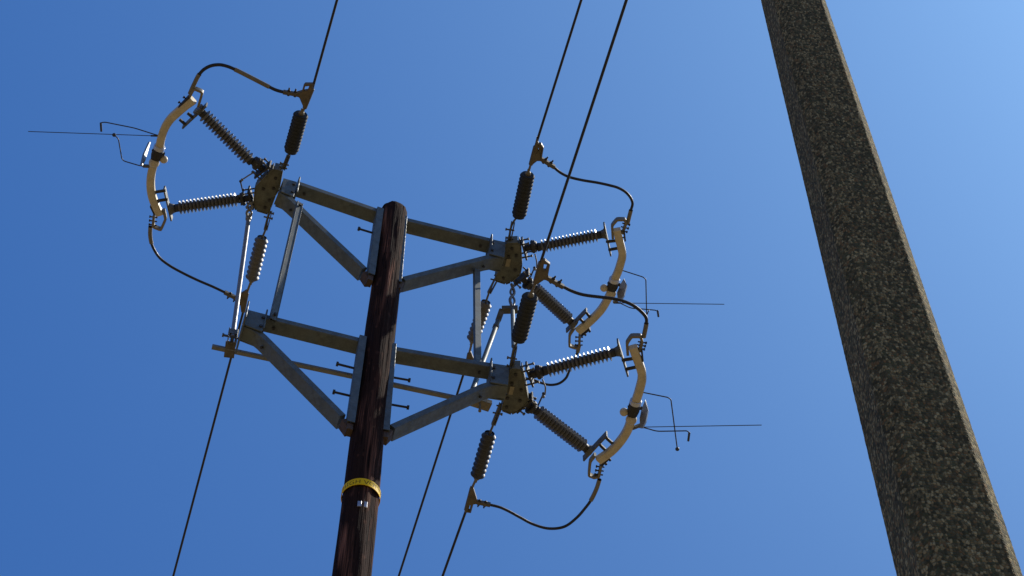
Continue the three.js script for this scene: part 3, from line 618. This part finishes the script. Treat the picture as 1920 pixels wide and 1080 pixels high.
deadEnd('LR', {
  near: true, h: 'L', root: [958, 692], link: [[961, 672], [966, 650]], ins: [[973, 634], [994.5, 555]], stem: [1003, 532],
  body: [[1001.5, 528], [1008, 534], [1020, 526], [1028, 527], [1028, 516], [1031.5, 497], [1022, 489], [1015.5, 487], [1006.7, 513]], hole: [[1020, 496.5], [1026.5, 497.5], [1023, 508], [1018.5, 507.5]],
  tap: [[1026, 521], [1056, 538]], wire: [[1014, 491], [1175, 0]], jr: .0135,
  jump: [[1056, 537.5], [1073, 546], [1093, 552.5], [1130, 557.5], [1147, 559.5], [1167, 564], [1187, 572.5], [1203, 585], [1211.5, 596], [1212, 606], [1207, 632]],
  sleeves: [[9, 10]],
  insLabel: 'dark ribbed insulator standing between the two right switches', clampLabel: 'bronze wire clamp just right of the farther right switch base',
  wireLabel: 'rightmost wire leaving the top edge, crossing the farther jumper and insulator', jumpLabel: 'black jumper passing over the farther switch arm to the nearest switch',
});
deadEnd('LR', {
  near: false, sooty: true, h: 'L', root: [940, 757], link: [[932, 775], [925, 796]], ins: [[917.5, 814], [894.5, 894]], stem: [885, 915],
  body: [[882, 915], [887.5, 916], [894.5, 938], [893, 946], [887.5, 947], [883, 963], [871, 961.5], [877.5, 933]], hole: [[877.5, 950], [882.5, 948], [881, 958], [876, 958]],
  tap: [[890, 940], [919, 946.5]], wire: [[874, 957], [830, 1080]], spikeFlip: false,
  jump: [[919, 946.5], [937, 951], [953, 958], [975, 970], [1000, 983], [1030, 991], [1058, 987.5], [1081, 971], [1097, 953], [1108, 938], [1119, 915], [1124, 899]],
  sleeves: [[9, 11]],
  insLabel: 'dark weathered ribbed insulator below the lower right switch', clampLabel: 'bronze wire clamp with an eye at the bottom of the lowest insulator',
  wireLabel: 'short rightmost wire running down from the lowest clamp', jumpLabel: 'black jumper hanging in a loop below the nearest switch',
});

// ---------------------------------------------------------------- operating pipes and crossbar
{
  const HB = 12.85, N = brackets.LL.n;
  const c0 = atH([397.5, 650], HB), c1 = atH([905, 757], HB), cd = add(c1, c0, -1).normalize(), cn = V(-cd.z, 0, cd.x);
  const t = thing('operating_crossbar', 'long thin square steel tube crossing behind the pole and lower brackets', 'steel tube');
  part(t, 'tube', bar(c0, c1, UP, .028, .036, .004), M.bar);
  part(t, 'end_bracket', [bar(add(atH([432, 645], HB), UP, .03), add(atH([430, 667], HB), UP, -.02), cd, .075, .04, .004)], M.bronze);
  part(t, 'end_bracket', [bar(add(atH([888, 750], HB), cd, -.05), add(atH([897, 757], HB), cd, .09), cn, .08, .05, .004), ...hexBolt(atH([900, 752], HB), V(0, -1, 0), .12, .008, .013)], M.lug);
  setBase(t, mix(c0, c1, .5));

  const p = thing('operating_pipe', 'long upright steel pipe hanging from the left switch to the crossbar end', 'pipe');
  const a = atH([466.5, 407], HU - .08), b = atH([436, 632], HB + .06), ax = add(b, a, -1).normalize();
  part(p, 'pipe', rod(a, b, .018, 18), M.pipe);
  const h0 = atH([469, 378], HU - .05);
  part(p, 'twisted_link', [tube([h0, add(mix(h0, a, .35), cd, .02), add(mix(h0, a, .7), cd, -.018), add(a, ax, .05)], .011, 30, 8), tube([add(h0, cd, .02), add(mix(h0, a, .35), cd, -.02), add(mix(h0, a, .7), cd, .02), add(a, ax, .05)], .009, 30, 8), lathe(add(a, ax, -.03), ax, [[0, 0], [.022, 0], [.026, .01], [.026, .06], [.02, .09], [0, .09]], 16)], M.pipe);
  part(p, 'fork', [bar(add(add(b, cd, -.03), ax, -.09), add(add(b, cd, -.03), ax, .09), cn, .04, .008, .002), bar(add(add(b, cd, .03), ax, -.09), add(add(b, cd, .03), ax, .09), cn, .04, .008, .002), ...hexBolt(add(b, cd, .05), cd.clone().negate(), .12, .009, .015), bar(add(b, ax, -.08), add(b, ax, -.02), cd, .07, .04, .004), bar(add(b, ax, 0), add(atH([433, 650], HB), UP, .02), cd, .026, .026, .003)], M.fitting);
  setBase(p, b);

  const q = thing('operating_pipe', 'slanting steel pipe with a crank, running behind the lower right beam', 'pipe');
  const r0 = atH([959, 533], HU - .06), r1 = atH([961, 578], HU - .42), r2 = atH([941, 581], HU - .42), r3 = atH([934, 601], HU - .5), r4 = atH([886, 731], HB + .02);
  part(q, 'pipe', [rod(r3, r4, .020, 16)], M.galv);
  part(q, 'twisted_link', [tube([r0, add(mix(r0, r1, .35), cd, .02), add(mix(r0, r1, .65), cd, -.018), r1], .013, 30, 8), tube([add(r0, cd, .025), add(mix(r0, r1, .35), cd, -.012), add(mix(r0, r1, .65), cd, .02), r1], .010, 30, 8)], M.pipe);
  part(q, 'collar', [lathe(mix(r3, r4, .08), add(r4, r3, -1), [[0, 0], [.026, 0], [.026, .05], [0, .05]], 14)], M.fitting); part(q, 'crank', [bar(add(r1, cd, .045), r2, cn, .06, .045, .005), bar(r2, r3, cd, .045, .04, .004), ...hexBolt(add(r1, UP, .05), V(0, -1, 0), .14, .009, .016)], M.fitting);
  const r5 = atH([963, 650], HL + .25); part(q, 'lower_pipe', rod(add(r1, UP, -.02), r5, .017, 14), M.galv);
  setBase(q, r4);
}

renderer.render(scene, camera);
